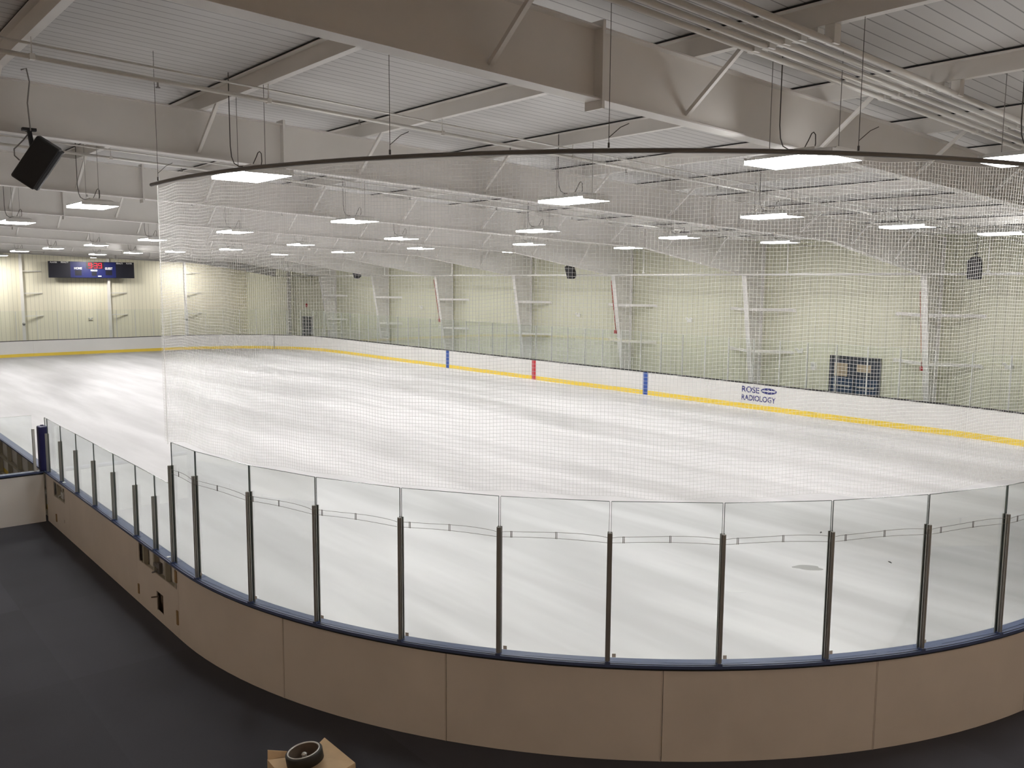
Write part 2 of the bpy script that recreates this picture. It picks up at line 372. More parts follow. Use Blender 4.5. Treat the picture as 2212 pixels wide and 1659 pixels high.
# ------------------------------------------------------------------ steel frames
FY = [-27.31 + 7.635*k for k in range(9)]
PX = [-20.75 + 2.98*k for k in range(3)] + [-11.82, -8.83, -5.87, -2.93, 0.05, 3.03, 6.0, 8.98, 11.95, 14.6]
KX, KNX, KNZ = 7.85, 14.3, 5.46        # haunch start, knee corner
zb = lambda x: (6.70-.034*x) if x <= KX else (6.70-.034*KX) + (x-KX)/(KNX-KX)*(KNZ-(6.70-.034*KX))
def frame(k):
    y = FY[k]
    if k == 0: lab = 'nearest white steel roof frame, crossing the top of the picture'
    else: lab = 'white tapered steel roof frame, ' + nth(k+1) + ' from the viewer'
    t = thing('steel_frame', (14.9, y, -0.03), lab, 'roof frame', 'white steel frames carrying the roof')
    XL = WL+.02; fw = 0.11; tw = .008; ft = .018
    colx = lambda z: 15.2 - (15.2-KNX)*max(0, z)/KNZ     # inner face of column
    fn = lambda u, v, d: (u, d, v)
    MB().prism([(XL, zb(XL)+ft), (KX, zb(KX)+ft), (KNX, KNZ+ft), (KNX, zr(KNX)-ft), (XL, zr(XL)-ft)], fn, y-tw, y+tw).build('web', M['steel'], t)
    MB().prism([(XL, zb(XL)), (KX, zb(KX)), (KNX, KNZ), (KNX, KNZ+ft), (KX, zb(KX)+ft), (XL, zb(XL)+ft)], fn, y-fw, y+fw).build('bottom_flange', M['steel'], t)
    MB().prism([(XL, zr(XL)-ft), (WX-.12, zr(WX-.12)-ft), (WX-.12, zr(WX-.12)), (XL, zr(XL))], fn, y-fw, y+fw).build('top_flange', M['steel'], t)
    if k < 8:
        MB().prism([(15.2+ft, -.03), (15.62, -.03), (15.62, zr(15.62)-ft), (KNX, zr(KNX)-ft), (KNX, KNZ), (KNX+ft, KNZ)], fn, y-tw, y+tw).build('column_web', M['steel'], t)
        MB().prism([(15.2, -.03), (15.2+ft, -.03), (KNX+ft, KNZ), (KNX, KNZ)], fn, y-fw, y+fw).build('column_flange', M['steel'], t)
        MB().box(15.62, 15.64, y-fw, y+fw, -.03, zr(15.62)-ft).build('column_flange', M['steel'], t)
    else:
        MB().box(15.3, 15.6, y-.08, y+.08, -.03, zr(15.6)-ft).build('column', M['steel'], t)
    for x in (-10.36, 1.84):
        MB().box(x-.02, x+.02, y-fw-.02, y+fw+.02, zb(x)-.09, zr(x)+.07).build('splice_plate', M['steel'], t)
    MB().prism([(KX-.01, zb(KX)+ft), (KX+.01, zb(KX)+ft), (KX+.01, zr(KX)-ft), (KX-.01, zr(KX)-ft)], fn, y-fw+.01, y+fw-.01).build('stiffener', M['steel'], t)
    for x in PX:
        if x < -16 or x > 13: continue
        MB().bar((x, y-.02, zb(x)+.10), (x+.04, y-.80, zr(x)+.03), .055, .045).build('flange_brace', M['steel'], t)
    return t
for k in range(9): frame(k)
# girt braces from each column back to the wall: two levels, both sides of the column
for k in range(8):
    y = FY[k]
    if k == 0: continue
    for z in (4.02, 2.22):
        xf = 15.2-.9*z/KNZ+.05
        for sgn, ty in ((-1, 'nearer'), (1, 'farther')):
            t = thing('wall_brace', (xf, y+sgn*.1, z), '%s white brace, %s side of the %s wall column from the far end' % ('upper' if z > 3 else 'lower', ty, nth(8-k)), 'brace', 'braces between wall columns and wall')
            MB().bar((xf, y+sgn*.115, z), (WX-.01, y+sgn*1.58, z), .08, .12).build('angle_bar', M['steel'], t)
            MB().box(WX-.03, WX-.002, y+sgn*1.58-.06, y+sgn*1.58+.06, z-.09, z+.05).build('foot_plate', M['steel'], t)
# purlins
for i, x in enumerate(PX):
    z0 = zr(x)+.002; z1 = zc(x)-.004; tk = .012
    poly = [(x-tk/2, z0), (x+.10, z0), (x+.10, z0+.035), (x+.088, z0+.035), (x+.088, z0+tk), (x+tk/2, z0+tk), (x+tk/2, z1-.02), (x-.09, z1-.02), (x-.09, z1-.02-tk), (x-tk/2, z1-.02-tk)]
    o = MB().prism(poly, lambda u, v, d: (u, d, v), WN+.02, WE-.02).build('roof_purlin', M['steel'])
    tag(o, 'long white roof purlin along the rink, ' + nth(i+1) + ' counted from the left', 'purlin', 'white purlins under the ceiling')
    MB().box(x-.085, x+.03, WN+.02, WE-.02, z1-.02, z1+.003).build('shadow_gap_strip', M['capdark'], o)  # black strip painting the shadow line between purlin and ceiling

# end wall columns
for i, x in enumerate((-9.1, -2.72, 3.70, 10.0)):
    t = thing('end_wall_column', (x, WE-.15, -.03), 'white column on the end wall, ' + ('left of the scoreboard', 'just left of the scoreboard', 'behind the scoreboard', 'right of the scoreboard')[i], 'column', 'columns along the end wall')
    if i == 0: t['label'] = 'white column on the end wall, leftmost of the row'
    MB().box(x-.09, x+.09, WE-.33, WE-.31, -.03, zr(x)-.05).box(x-.006, x+.006, WE-.31, WE-.05, -.03, zr(x)-.05).box(x-.09, x+.09, WE-.05, WE-.03, -.03, zr(x)-.05).build('column_section', M['steel'], t)
    for z in (2.22, 4.02, 5.75):
        MB().bar((x+.05, WE-.30, z), (x+1.45, WE-.01, z), .06, .06).build('brace', M['steel'], t)

# ------------------------------------------------------------------ ceiling services
for k in range(8):
    y = FY[k+1]-2.6
    t = thing('sprinkler_pipe', (0, y, zr(0)-.2), 'thin white pipe under the ceiling in the %s roof bay from the viewer' % nth(k+2), 'pipe', 'sprinkler pipes across the roof bays')
    hz = lambda x: zr(x)-.23
    MB().tube([(WL+.05, y, hz(WL)), (WX-.3, y, hz(WX-.3))], .030, 8).build('pipe_run', M['pipe'], t, True)
    MB().tube([(WL+.05, y+.12, zr(WL)-.05), (WX-.3, y+.12, zr(WX-.3)-.05)], .016, 6).build('conduit', M['pipe'], t, True)
    for x in PX[1:-1]:
        MB().tube([(x+.05, y, zr(x)), (x+.05, y, hz(x))], .008, 4).box(x+.02, x+.08, y-.035, y+.035, hz(x)-.035, hz(x)+.035).build('hanger', M['pipe'], t)
    for x in [p+1.5 for p in PX[1:-1]]:
        MB().tube([(x, y, hz(x)), (x, y, hz(x)-.09)], .012, 5).tube([(x, y, hz(x)-.085), (x, y, hz(x)-.10)], .03, 8).build('sprinkler_head', M['rod'], t)
# bundle of six white tubes above the near frame
for j in range(6):
    y = -29.15 + .19*j
    zz = lambda x: 7.36-RS*x - (.10 if j == 0 else 0)
    t = thing('white_ceiling_tube', (0, y, zz(0)), 'white tube in the near ceiling bundle, %s of six from the near side' % nth(j+1), 'pipe', 'bundle of white tubes')
    MB().tube([(WL+.05, y, zz(WL)), (WX-.2, y, zz(WX-.2))], .034, 10).build('tube_run', M['pipe'], t, True)
    for x in [-14.6, -11.77, -8.78, -5.82, -2.88, .1, 3.1, 6.05, 9.0, 12.0]:
        MB().box(x-.06, x+.06, y-.055, y+.055, zz(x)-.02, zr(x)).build('clamp', M['pipe'], t)

# wall pipe at knee height with hanger rods
t = thing('wall_pipe', (13.95, 5, 5.50), 'long white horizontal pipe in front of the wall columns', 'pipe')
MB().tube([(13.95, -36, 5.50), (13.95, 34, 5.50)], .042, 10).build('pipe_run', M['pipe'], t, True)
for k in range(8):
    y = FY[k]+5.35
    MB().tube([(13.95, y, 5.5), (13.95, y, zr(13.95)+.02)], .022, 6).tube([(13.95, y-.06, 5.60), (13.95, y+.06, 5.60)], .03, 6).build('hanger_rod', M['pipe'], t)
    for dy in (1.4, 3.1):
        MB().tube([(13.95, y+dy, 5.5), (13.95, y+dy, 5.62)], .014, 5).build('sprinkler_head', M['pipe'], t)
# red riser pipes on two wall columns
for yk, lab in ((FY[3], 'red conduit down the edge of a right wall column, nearer one'), (FY[5], 'red conduit down the edge of a right wall column, farther one')):
    t = thing('alarm_conduit', (14.8, yk+.16, 2.7), lab, 'conduit', 'red alarm conduits')
    fx = lambda z: 15.2-.9*z/KNZ-.02
    MB().tube([(fx(5.25), yk+.14, 5.25), (fx(2.75), yk+.14, 2.75)], .019, 8).build('conduit', M['redpipe'], t, True)
    bevel(MB().box(fx(2.7)-.06, fx(2.7)+.05, yk+.08, yk+.22, 2.58, 2.78).build('pull_box', M['redpipe'], t), .01)
t = thing('alarm_box', (14.8, FY[1]+.15, 2.0), 'small red alarm box on the column right of the double doors', 'alarm box')
bevel(MB().box(14.84, 14.95, FY[1]+.09, FY[1]+.21, 1.96, 2.12).build('box_body', M['redpipe'], t), .01)
MB().tube([(14.86, FY[1]+.15, 2.1), (14.40, FY[1]+.15, 4.9)], .009, 5).build('conduit', M['redpipe'], t)

# ------------------------------------------------------------------ lamps
LIGHTS = [(-11.8,-21.7),(-12.1,-14.4),(-12.2,-7.3),(-7.35,-27.98),(-5.44,-30.05),(-5.7,-22.2),(-5.85,-14.35),(-6.1,-7.3),(-6.2,.3),(-6.3,7.6),(-6.7,13.7),(-7.0,20.0),
          (.2,-22.6),(.2,-14.6),(-.1,-7.64),(-.2,0),(-.1,7.7),(-.8,13.5),(-1.7,17.75),(-2.3,22.7),(5.7,-23.1),(6.0,-15.24),(6.0,-7.6),(5.5,-.6),(5.6,6.8),(5.2,13.3),(4.7,19.5),
          (10.7,-23.6),(11.1,-15.8),(11.3,-8.2),(11.2,-.6),(11.2,7.0),(11.1,13.8),(11.0,20.5),(-12.2,.2),(-12.3,7.6),(-12.4,14.0),(-12.6,20.5)]
LZ = 6.65
def lamp_meshes():
    lx, ly = .36, .60
    b = MB()      # housing: shallow trough with sloping sides
    o = [(-lx,-ly),(lx,-ly),(lx,ly),(-lx,ly)]; q = [(-.20,-ly+.02),(.20,-ly+.02),(.20,ly-.02),(-.20,ly-.02)]
    b.hexa([(x, y, .012) for x, y in o] + [(x, y, .085) for x, y in q])
    b.box(-.10, .10, -.22, .22, .085, .135)
    b.box(-lx-.005, lx+.005, -ly-.012, -ly, -.036, .05); b.box(-lx-.005, lx+.005, ly, ly+.012, -.036, .05)
    p = MB()
    p.box(-lx+.005, lx-.005, -ly+.005, ly-.005, -.034, .011)
    return b, p
hm = pm = None
def place_lamp(i, x, y, lab, LZ=LZ, group='hanging rink lights'):
    global hm, pm
    t = thing('high_bay_light', (x, y, LZ), lab, 'ceiling light', group)
    if hm is None:
        b, p = lamp_meshes()
        for bb in (b, p): bb.v = [tuple(Vector(v)+Vector(t.location)) for v in bb.v]
        hm = b.build('housing', M['house'], t); pm = p.build('lamp_panel', M['lamp'], t)
    else:
        for src in (hm, pm):
            c = src.copy(); c.parent = t; COL.objects.link(c)
    h = zc(x)
    for sg in (-1, 1):
        MB().tube([(x, y+sg*.48, LZ+.06), (x, y+sg*.48, h)], .005, 4).build('suspension_cable', M['rod'], t)
    d = Vector((.77, -.64, 0)); o = Vector((x, y, LZ))
    pts = [(-.30, h-LZ), (-.30, .42), (-.285, .26), (-.25, .165), (-.18, .125), (-.05, .125), (.02, .15), (.07, .25), (.10, .32), (.125, .34), (.15, .31), (.155, .2), (.14, .12), (.10, .10)]
    MB().tube([o + d*a + Z*zv for a, zv in pts], .0075, 5).build('power_cord', M['cord'], t, True)
    return t
rows = {}
for x, y in LIGHTS: rows.setdefault(round(x/5.8), []).append((y, x))
rown = {-2: 'leftmost row', -1: 'second row from the left', 0: 'middle row', 1: 'second row from the right', 2: 'rightmost row'}
for r in sorted(rows):
    for j, (y, x) in enumerate(sorted(rows[r])):
        place_lamp(j, x, y, 'glowing white rink light, %s, %s from the near end' % (rown[r], nth(j+1)))

for x, lab in ((-11.0, 'glowing white light close to the end wall, beyond the left picture edge'), (-4.4, 'glowing white light close to the end wall, leftmost'), (2.3, 'glowing white light close to the end wall, above the scoreboard'), (9.6, 'glowing white light close to the end wall, right of the scoreboard')):
    t = place_lamp(0, x, 40.4, lab, 6.88, 'lights along the end wall')
    o = [c for c in t.children if c.name.startswith('lamp_panel')][0]
    o.data = o.data.copy(); o.data.materials[0] = M['lampwall']
# unseen warm fill lamps added over the spectator walkway to brighten the near boards
for x, y, lab in ((-19.4, -19.5, 'added warm fill light over the spectator walkway beside the left boards'), (-19.3, -31.0, 'added warm fill light over the spectator walkway, left of the viewer'), (-13.2, -35.9, 'added warm fill light over the spectator walkway, behind the viewer'), (-5.5, -35.9, 'added warm fill light over the spectator walkway, right of the viewer')):
    t = place_lamp(0, x, y, lab, 6.4, 'added walkway fill lights')
    o = [c for c in t.children if c.name.startswith('lamp_panel')][0]
    o.data = o.data.copy(); o.data.materials[0] = M['fillwarm']

# ------------------------------------------------------------------ dasher boards
HB = 1.07
def board(name_label, s0, s1, group, clad=True, holes=None, seam=True, capmat='cap'):
    xm, ym, _, _ = ring((s0+s1)/2, .06)
    t = thing('dasher_board', (xm, ym, -.03), name_label, 'rink boards', group)
    g = .003
    band(MB(), s0+g, s1-g, 0.0, .018, .20, 1.03).build('ice_facing', M['hdpe'], t)
    band(MB(), s0+g, s1-g, -.008, .018, -.03, .20).build('kick_plate', M['yellow'], t)
    if clad:
        if not holes:
            band(MB(), s0+g, s1-g, .105, .120, -.03, 1.00).build('outer_facing', M['clad'], t)
        else:     # straight stretch with cut-outs (y0, y1, z0, z1)
            Ya, Yb = (HL-RR)-s1+g, (HL-RR)-s0-g
            ys = sorted({Ya, Yb} | {h[0] for h in holes} | {h[1] for h in holes}); zs = sorted({-.03, 1.0} | {h[2] for h in holes} | {h[3] for h in holes})
            b = MB()
            for i in range(len(ys)-1):
                for j in range(len(zs)-1):
                    cy, cz = (ys[i]+ys[i+1])/2, (zs[j]+zs[j+1])/2
                    if any(h[0] < cy < h[1] and h[2] < cz < h[3] for h in holes): continue
                    b.box(-HW-.120, -HW-.105, ys[i], ys[i+1], zs[j], zs[j+1])
            b.build('outer_facing', M['clad'], t)
    band(MB(), s0, s1, .02, .128, 1.0, 1.035).build('cap_gap', M['capdark'], t)
    b = band(MB(), s0, s1, -.012, .165, 1.035, HB)
    b.build('cap_rail', M[capmat], t)
    if capmat == 'cap': band(MB(), s0, s1, .137, .143, HB, HB+.004).build('gasket', M['capdark'], t)
    return t
# near curved corner: one thing per panel between the visible seams
NEAR = [43.89, 46.5, 48.77, 51.13, 53.53, 55.9, 58.3]
for i in range(len(NEAR)-1):
    t = board('white curved board panel of the near corner, %s to the right of the access gate' % nth(i+1), NEAR[i], NEAR[i+1], 'board panels of the near corner')
    if i < 5:
        s = NEAR[i+1]-.004
        band(MB(), s-.014, s+.0, .120, .124, -.03, 1.0, .01).build('joint_strip', M['seam'], t)
board('white boards of the near end, beyond the right picture edge', NEAR[-1], KN[3], 'rink board runs', capmat='cap')
board('white boards of the near right corner, at the right picture edge', KN[3], KN[4], 'rink board runs', capmat='capdark')
# left side straight: bench gate, plain panel, access gate with cut-outs
GH = [(-21.84, -20.12, .69, .985), (-21.22, -20.93, .12, .42), (-20.09, -20.04, .13, .29)]
gate = board('access gate in the left boards with dark cut-outs under the blue rail', 42.02, 43.89, 'board panels along the left side', holes=GH)
gate.name = 'access_gate'
def inner_frame(t, y0, y1, ys, handle=True):
    for yy in ys: MB().box(-HW-.10, -HW-.03, yy-.03, yy+.03, .0, 1.0).build('stud', M['studs'], t)
    MB().box(-HW-.10, -HW-.03, y0, y1, .60, .66).build('mid_rail', M['studs'], t)
inner_frame(gate, -21.88, -20.05, (-20.28, -20.78, -21.30, -21.72))
b = MB(); b.box(-HW-.13, -HW-.09, -21.12, -20.86, .80, .85).box(-HW-.14, -HW-.09, -21.16, -21.06, .74, .90).tube([(-HW-.15, -21.11, .82), (-HW-.19, -21.11, .78), (-HW-.19, -21.0, .74)], .014, 6)
b.build('latch', M['rail'], gate)
MB().box(-HW-.135, -HW-.119, -20.09, -20.04, .13, .29).build('hinge_block', M['wood'], gate)
MB().box(-HW-.135, -HW-.119, -21.87, -21.81, .17, .38).build('hinge_block', M['wood'], gate)
MB().box(-HW-.135, -HW-.119, -21.87, -21.80, .80, .97).build('hinge_block', M['wood'], gate)
MB().tube([(-HW-.10, -20.98, .34), (-HW-.17, -20.84, .30)], .012, 5).box(-HW-.12, -HW-.06, -21.2, -21.12, .3, .4).build('bolt', M['brown'], gate)
MB().box(-HW-.038, -HW-.03, -21.30, -20.85, .0, .5).build('back_plate', M['brown'], gate)
board('plain white board panel between the access gate and the bench gate', 37.75, 42.02, 'board panels along the left side')
GB = [(-15.42, -14.52, .64, .95), (-14.70, -14.64, .12, .28), (-15.36, -15.28, .22, .30)]
bg = board('white bench gate panel with one dark cut-out, beside the blue corner post', 35.86, 37.75, 'board panels along the left side', holes=GB)
inner_frame(bg, -15.5, -14.5, (-14.7, -15.2))
MB().box(-HW-.14, -HW-.09, -15.40, -15.22, .74, .86).tube([(-HW-.14, -15.3, .8), (-HW-.18, -15.3, .8), (-HW-.18, -15.2, .76)], .014, 6).build('latch', M['silver'], bg)
MB().box(-HW-.135, -HW-.119, -14.70, -14.64, .12, .28).build('hinge_block', M['wood'], bg)
# bench stretch without outer facing
bs = board('long left boards beyond the partition, open framing under the blue rail', 0.0, 35.84, 'rink board runs', clad=False)
for j in range(22):
    yy = -13.3+1.2*j
    if yy > 21.5: break
    MB().box(-HW-.115, -HW-.03, yy-.04, yy+.04, -.03, 1.0).build('stud', M['studs'], bs)
for z in (.05, .52):
    MB().box(-HW-.11, -HW-.04, -13.8, 21.9, z, z+.06).build('frame_rail', M['studs'], bs)
# far side
def sR(y): return KN[4] + (HL-RR) + y
SEG = [(-21.99, -16.95, 'white far side boards nearest the right edge, plain', None), (-16.95, -11.4, 'white far side boards bearing a blue two line company logo', None),
       (-11.4, -3.9, 'white far side boards with the nearer blue line marker', ('blue', -7.77)), (-3.9, 3.9, 'white far side boards with the red centre line marker', ('red', 0.0)),
       (3.9, 11.5, 'white far side boards with the farther blue line marker', ('blue', 7.77)), (11.5, 21.99, 'white far side boards between the farther blue line and the far corner', None)]
for y0, y1, lab, mk in SEG:
    t = board(lab, sR(y0), sR(y1), 'rink board runs', capmat='capdark')
    if mk:
        MB().box(HW-.006-.006, HW+.0, mk[1]-.15, mk[1]+.15, .0, 1.032).build('line_marker', M[mk[0]], t)
    if 'logo' in lab:
        ax, ay = Vector((0,-1,0)), Z
        text_mesh('ROSE', .84, .255, (HW-.002, -13.02, .665), ax, ay, .005, .022).build('lettering', M['text'], t)
        text_mesh('RADIOLOGY', 1.62, .235, (HW-.002, -13.02, .335), ax, ay, .005, .022).build('lettering', M['text'], t)
        e = MB(); fn = lambda u, v, d: (HW-d, -14.30-u, .80+v)
        e.prism([(.37*math.cos(2*PI*i/40), .125*math.sin(2*PI*i/40)) for i in range(40)], fn, 0.0, .006)
        lg = e.build('logo_oval', M['text'], t)
        q = MB(); bar = [(-.34,.012),(-.25,.022),(-.07,.022)] + [(.075*math.cos(a), .042*math.sin(a)) for a in [PI*(1-.08-.84*i/10) for i in range(11)]] + [(.07,.022),(.25,.022),(.34,.03),(.25,-.02),(.07,-.022)] + [(.075*math.cos(a), .042*math.sin(a)) for a in [-PI*(.08+.84*i/10) for i in range(11)]] + [(-.07,-.022),(-.25,-.022)]
        q.prism(bar, fn, .006, .008)
        q.build('logo_bar', M['white'], lg)
        MB().prism([(.035*math.cos(2*PI*i/20), .016*math.sin(2*PI*i/20)) for i in range(20)], fn, .008, .010).build('logo_dot', M['text'], lg)
SS = KN[5] + RR*0.71*1.0
# visible seam of the far corner
vx, vy = 11.65-(HW-RR), 27.86-(HL-RR); SS = KN[5] + RR*math.atan2(vy, vx)
board('white boards of the far corner, right of the dark joint', KN[5], SS, 'rink board runs', capmat='capdark')
t = board('white boards of the far corner and far end, left of the dark joint', SS, KN[7], 'rink board runs', capmat='capdark')
band(MB(), SS+.002, SS+.035, -.012, .0, .0, 1.03, .01).build('dark_joint', M['capdark'], t)
board('white boards of the far left corner', KN[7], KN[8], 'rink board runs', capmat='capdark')
# small faint joints are part of each run; posts and panes follow
def pane(s0, s1, z1, lab, group, near, off=.10, name='glass_shield'):
    a, c = rp(s0+.012, off, 0), rp(s1-.012, off, 0)
    d = (c-a).normalized(); nrm = Vector((-d.y, d.x, 0)); th = .012
    o = MB().obox(((a+c)/2).to_tuple()[:2] + ((HB+z1)/2,), d, nrm, Z, (c-a).length/2, th/2, (z1-HB)/2)
    t = thing(name, ((a.x+c.x)/2, (a.y+c.y)/2, HB), lab, 'rink glass', group)
    o.build('sheet', M['glass' if near else 'glassfar'], t)
    e = MB(); h = .004 if near else .006; q = th/2+.0008
    e.obox(((a+c)/2).to_tuple()[:2] + (z1+h/2,), d, nrm, Z, (c-a).length/2, q, h/2)
    if near:
        for pt, sg in ((a, -1), (c, 1)):
            e.obox((pt + d*sg*.002).to_tuple()[:2] + ((HB+z1)/2,), d, nrm, Z, .0018, q, (z1-HB)/2)
    e.build('polished_edge', M['glassedge' if near else 'aluw'], t)
    return t, a, c, d, nrm
def post(s, z1, lab, group, mat='alu', wd=.045, off=.115, ft=True):
    x, y, nx, ny = ring(s, off); n_ = Vector((nx, ny, 0)); d = Vector((-ny, nx, 0))
    t = thing('shield_post', (x, y, HB), lab, 'glass post', group)
    c = Vector((x, y, (HB+z1)/2))
    b = MB()
    b.obox(c + n_*.012, d, n_, Z, wd/2, .007, (z1-HB)/2)
    b.obox(c + n_*.028, d, n_, Z, wd*.30, .010, (z1-HB)/2)
    b.obox(c - n_*.028, d, n_, Z, wd/2, .006, (z1-HB)/2)
    b.obox(c - n_*.006, d, n_, Z, wd*.12, .018, (z1-HB)/2)
    b.build('channel', M[mat], t)
    if ft:
        f = MB().obox(Vector((x, y, HB+.012)) + n_*.02, d, n_, Z, wd*.52, .03, .012)
        f.build('foot', M['cap'], t)
    return t
# low straight glass on the left side
LOWY = [-14.16, -15.28, -16.46, -17.68, -18.88, -20.06, -20.98]
lows = [21.991-v for v in LOWY]
TALL = [43.76, 44.62, 45.92, 47.06, 48.22, 49.37, 50.54, 51.71, 52.89, 54.08, 55.28, 56.48, 57.68, 58.88, 60.08]
sl = [21.991+13.93] + lows + [TALL[0]-.03]
for i in range(len(sl)-1):
    pane(sl[i], sl[i+1], 2.21, 'low glass pane above the left boards, %s from the blue corner post' % nth(i+1), 'low glass panes on the left boards', True)
for i, s in enumerate(lows):
    post(s, 1.90, 'short grey post between low glass panes, %s from the blue corner post' % nth(i+1), 'short glass posts on the left boards')
# tall curved-corner glass
for i in range(len(TALL)-1):
    t, a, c, d, nrm = pane(TALL[i], TALL[i+1], 2.83, 'tall glass pane of the near corner, %s from the net edge' % nth(i+1), 'tall glass panes of the near corner', True)
    if i > 0:
        q = a + d*.055; sgn = 1 if nrm.dot(Vector((q.x+4.5, q.y+21.9, 0))) > 0 else -1
        MB().obox((q + nrm*sgn*.0075).to_tuple()[:2] + (HB+.075,), d, nrm, Z, .02, .001, .02).build('etched_stamp', M['stamp'], t)
for i, s in enumerate(TALL):
    post(s, 2.50, 'tall grey glass post of the near corner, %s from the net edge' % nth(i+1), 'tall glass posts of the near corner', wd=.052)
# tie wires strung along the tall posts
for i in range(len(TALL)-1):
    s0, s1 = TALL[i], TALL[i+1]
    xm, ym, _, _ = ring((s0+s1)/2, .15)
    t = thing('tie_wire', (xm, ym, 2.45), 'double wire with clips before the tall glass, %s stretch from the net edge' % nth(i+1), 'wire', 'tie wires along the tall glass')
    ps = srange(s0+.02, s1-.02, .06); k = len(ps)-1
    hi = [2.455 + .03*math.sin(PI*j/k)**.6 - .006*math.sin(2*PI*j/k) for j in range(k+1)]
    lo = [2.40 + .022*math.sin(PI*j/k) for j in range(k+1)]
    MB().tube([rp(s, .155, z) for s, z in zip(ps, hi)], .0028, 4).build('upper_wire', M['wire'], t)
    MB().tube([rp(s, .155, z) for s, z in zip(ps, lo)], .0028, 4).build('lower_wire', M['wire'], t)
    for fr in (.12, .53):
        j = int(fr*k); s = ps[j]
        MB().tube([rp(s-.006, .157, lo[j]-.006), rp(s-.006, .157, hi[j]+.006), rp(s+.008, .157, hi[j]+.006), rp(s+.008, .157, lo[j]-.006)], .0035, 4).build('clip', M['rail'], t)
# far glass, counted from the right edge of the picture along the side
def far_run(s0, s1, pitch, where, start, tall, mat, posts=True):
    n = int(round((s1-s0)/pitch)); st = (s1-s0)/n
    for i in range(n):
        pane(s0+i*st, s0+(i+1)*st, tall, 'clear glass pane above the %s, %s %s' % (where, nth(i+1), start), 'glass panes above the ' + where, False)
    for i in range(n+1 if posts == 'all' else n):
        post(s0+i*st, tall-.02, 'thin glass post above the %s, %s %s' % (where, nth(i+1), start), 'glass posts above the ' + where, mat, .022, ft=False)
far_run(KN[4]-4.88, KN[4], 1.22, 'near right corner boards', 'from the viewer', 2.88, 'aluw')
far_run(KN[4], KN[5], 1.221, 'far side boards', 'from the near end', 2.88, 'aluw')
far_run(KN[5], KN[6], 1.19, 'far corner boards', 'from the far side boards', 2.95, 'aluw')
far_run(KN[6], KN[7]+7.2, 1.22, 'far end boards', 'from the far corner', 3.02, 'aluw')

# ------------------------------------------------------------------ bench partition at the left edge
py = -13.86
t = thing('bench_partition', (-14.7, py, -.03), 'white partition with a blue rail at the left edge, square to the boards', 'partition')
MB().box(-16.6, -HW-.17, py-.05, py+.05, -.03, 1.0).build('panel', M['hdpe'], t)
MB().box(-16.6, -HW-.17, py-.06, py+.06, 1.0, 1.03).build('cap_gap', M['capdark'], t)
MB().box(-16.6, -HW-.17, py-.085, py+.085, 1.03, HB).build('cap_rail', M['cap'], t)
t = thing('glass_shield', (-14.6, py, HB), 'low glass sheet standing on the white partition at the left edge', 'rink glass')
MB().box(-15.6, -HW-.33, py-.006, py+.006, HB, 2.27).build('sheet', M['glass'], t)
MB().box(-15.6, -HW-.33, py-.0065, py+.0065, 2.27, 2.274).build('polished_edge', M['aluw'], t)
t = thing('shield_post', (-HW-.31, py-.03, HB), 'pale aluminium post beside the blue padded corner post', 'glass post')
MB().box(-HW-.335, -HW-.29, py-.035, py+.035, HB, 1.98).build('channel', M['aluw'], t)
t = thing('padded_post', (-HW-.14, py-.02, HB), 'dark blue padded post on the boards corner at left', 'post')
o = MB().box(-HW-.23, -HW-.05, py-.10, py+.10, HB, 2.03).build('padding', M['navy'], t); bevel(o, .03, 3)
MB().box(-HW-.17, -HW-.11, py-.03, py+.03, 2.03, 2.05).build('end_cap', M['navy'], t)

# small bright sticker and clip on the blue rail
tag(MB().box(-HW-.11, -HW-.06, -21.47, -21.41, HB, HB+.004).build('rail_sticker', M['white']), 'small white tag on the blue rail above the access gate', 'tag')
tag(MB().box(-HW-.12, -HW-.07, -15.38, -15.30, HB, HB+.004).build('rail_sticker', M['white']), 'small white tag on the blue rail near the corner post', 'tag')

# ------------------------------------------------------------------ protective netting along the corner
NS0, NS1, NZ0, NZ1 = 43.76, 62.0, 2.86, 6.36
NO = .14
t = thing('protective_net', (-11, -27, 6.42), 'white protective netting hung from a curved dark rail above the near corner', 'netting')
ps = srange(NS0-.25, NS1, .25)
MB().tube([rp(s, NO, 6.42) for s in ps], .026, 8).build('net_rail', M['rail'], t, True)
MB().tube([rp(NS0, NO, NZ0-.05), rp(NS0, NO, 6.40)], .006, 5).build('edge_cord', M['net'], t)
pitch = .0385
cols = int((NS1-NS0)/pitch); rws = int((NZ1-NZ0)/pitch)
rs = random.Random(3)
def drape(s, z):
    k = (NZ1-z)/(NZ1-NZ0)
    o = .05*math.sin(s*1.9+.6)*min(1, k*3) + .022*math.sin(s*5.3+z*.7) + .012*math.sin(s*11+1.3)
    dz = .035*math.sin(s*2.3)*min(1, k*4) + .018*math.sin(s*6.1+.5) - .05*math.exp(-((s-NS0)/.35)**2)*k
    return rp(s, NO+o*.6, z+dz*.6)
b = MB(); nr = 3; rr = .0016
P = [[drape(NS0+i*pitch, NZ1-j*pitch) for i in range(cols+1)] for j in range(rws+1)]
NS = 6
offs3 = [(rr*math.cos(2*PI*k/NS+PI/2), rr*math.sin(2*PI*k/NS+PI/2)) for k in range(NS)]
nrm_c = []
for i in range(cols+1):
    q = ring(NS0+i*pitch, NO); nrm_c.append((Vector((q[2], q[3], 0)), Vector((-q[3], q[2], 0))))
V = b.v; Fc = b.f
for j in range(rws+1):
    base = len(V)
    for i in range(0, cols+1):
        p = P[j][i]; nn = nrm_c[i][0]
        for (a, c) in offs3: V.append((p.x+nn.x*a, p.y+nn.y*a, p.z+c))
    for i in range(cols):
        for k in range(NS):
            k2 = (k+1) % NS; Fc.append((base+NS*i+k, base+NS*i+k2, base+NS*i+NS+k2, base+NS*i+NS+k))
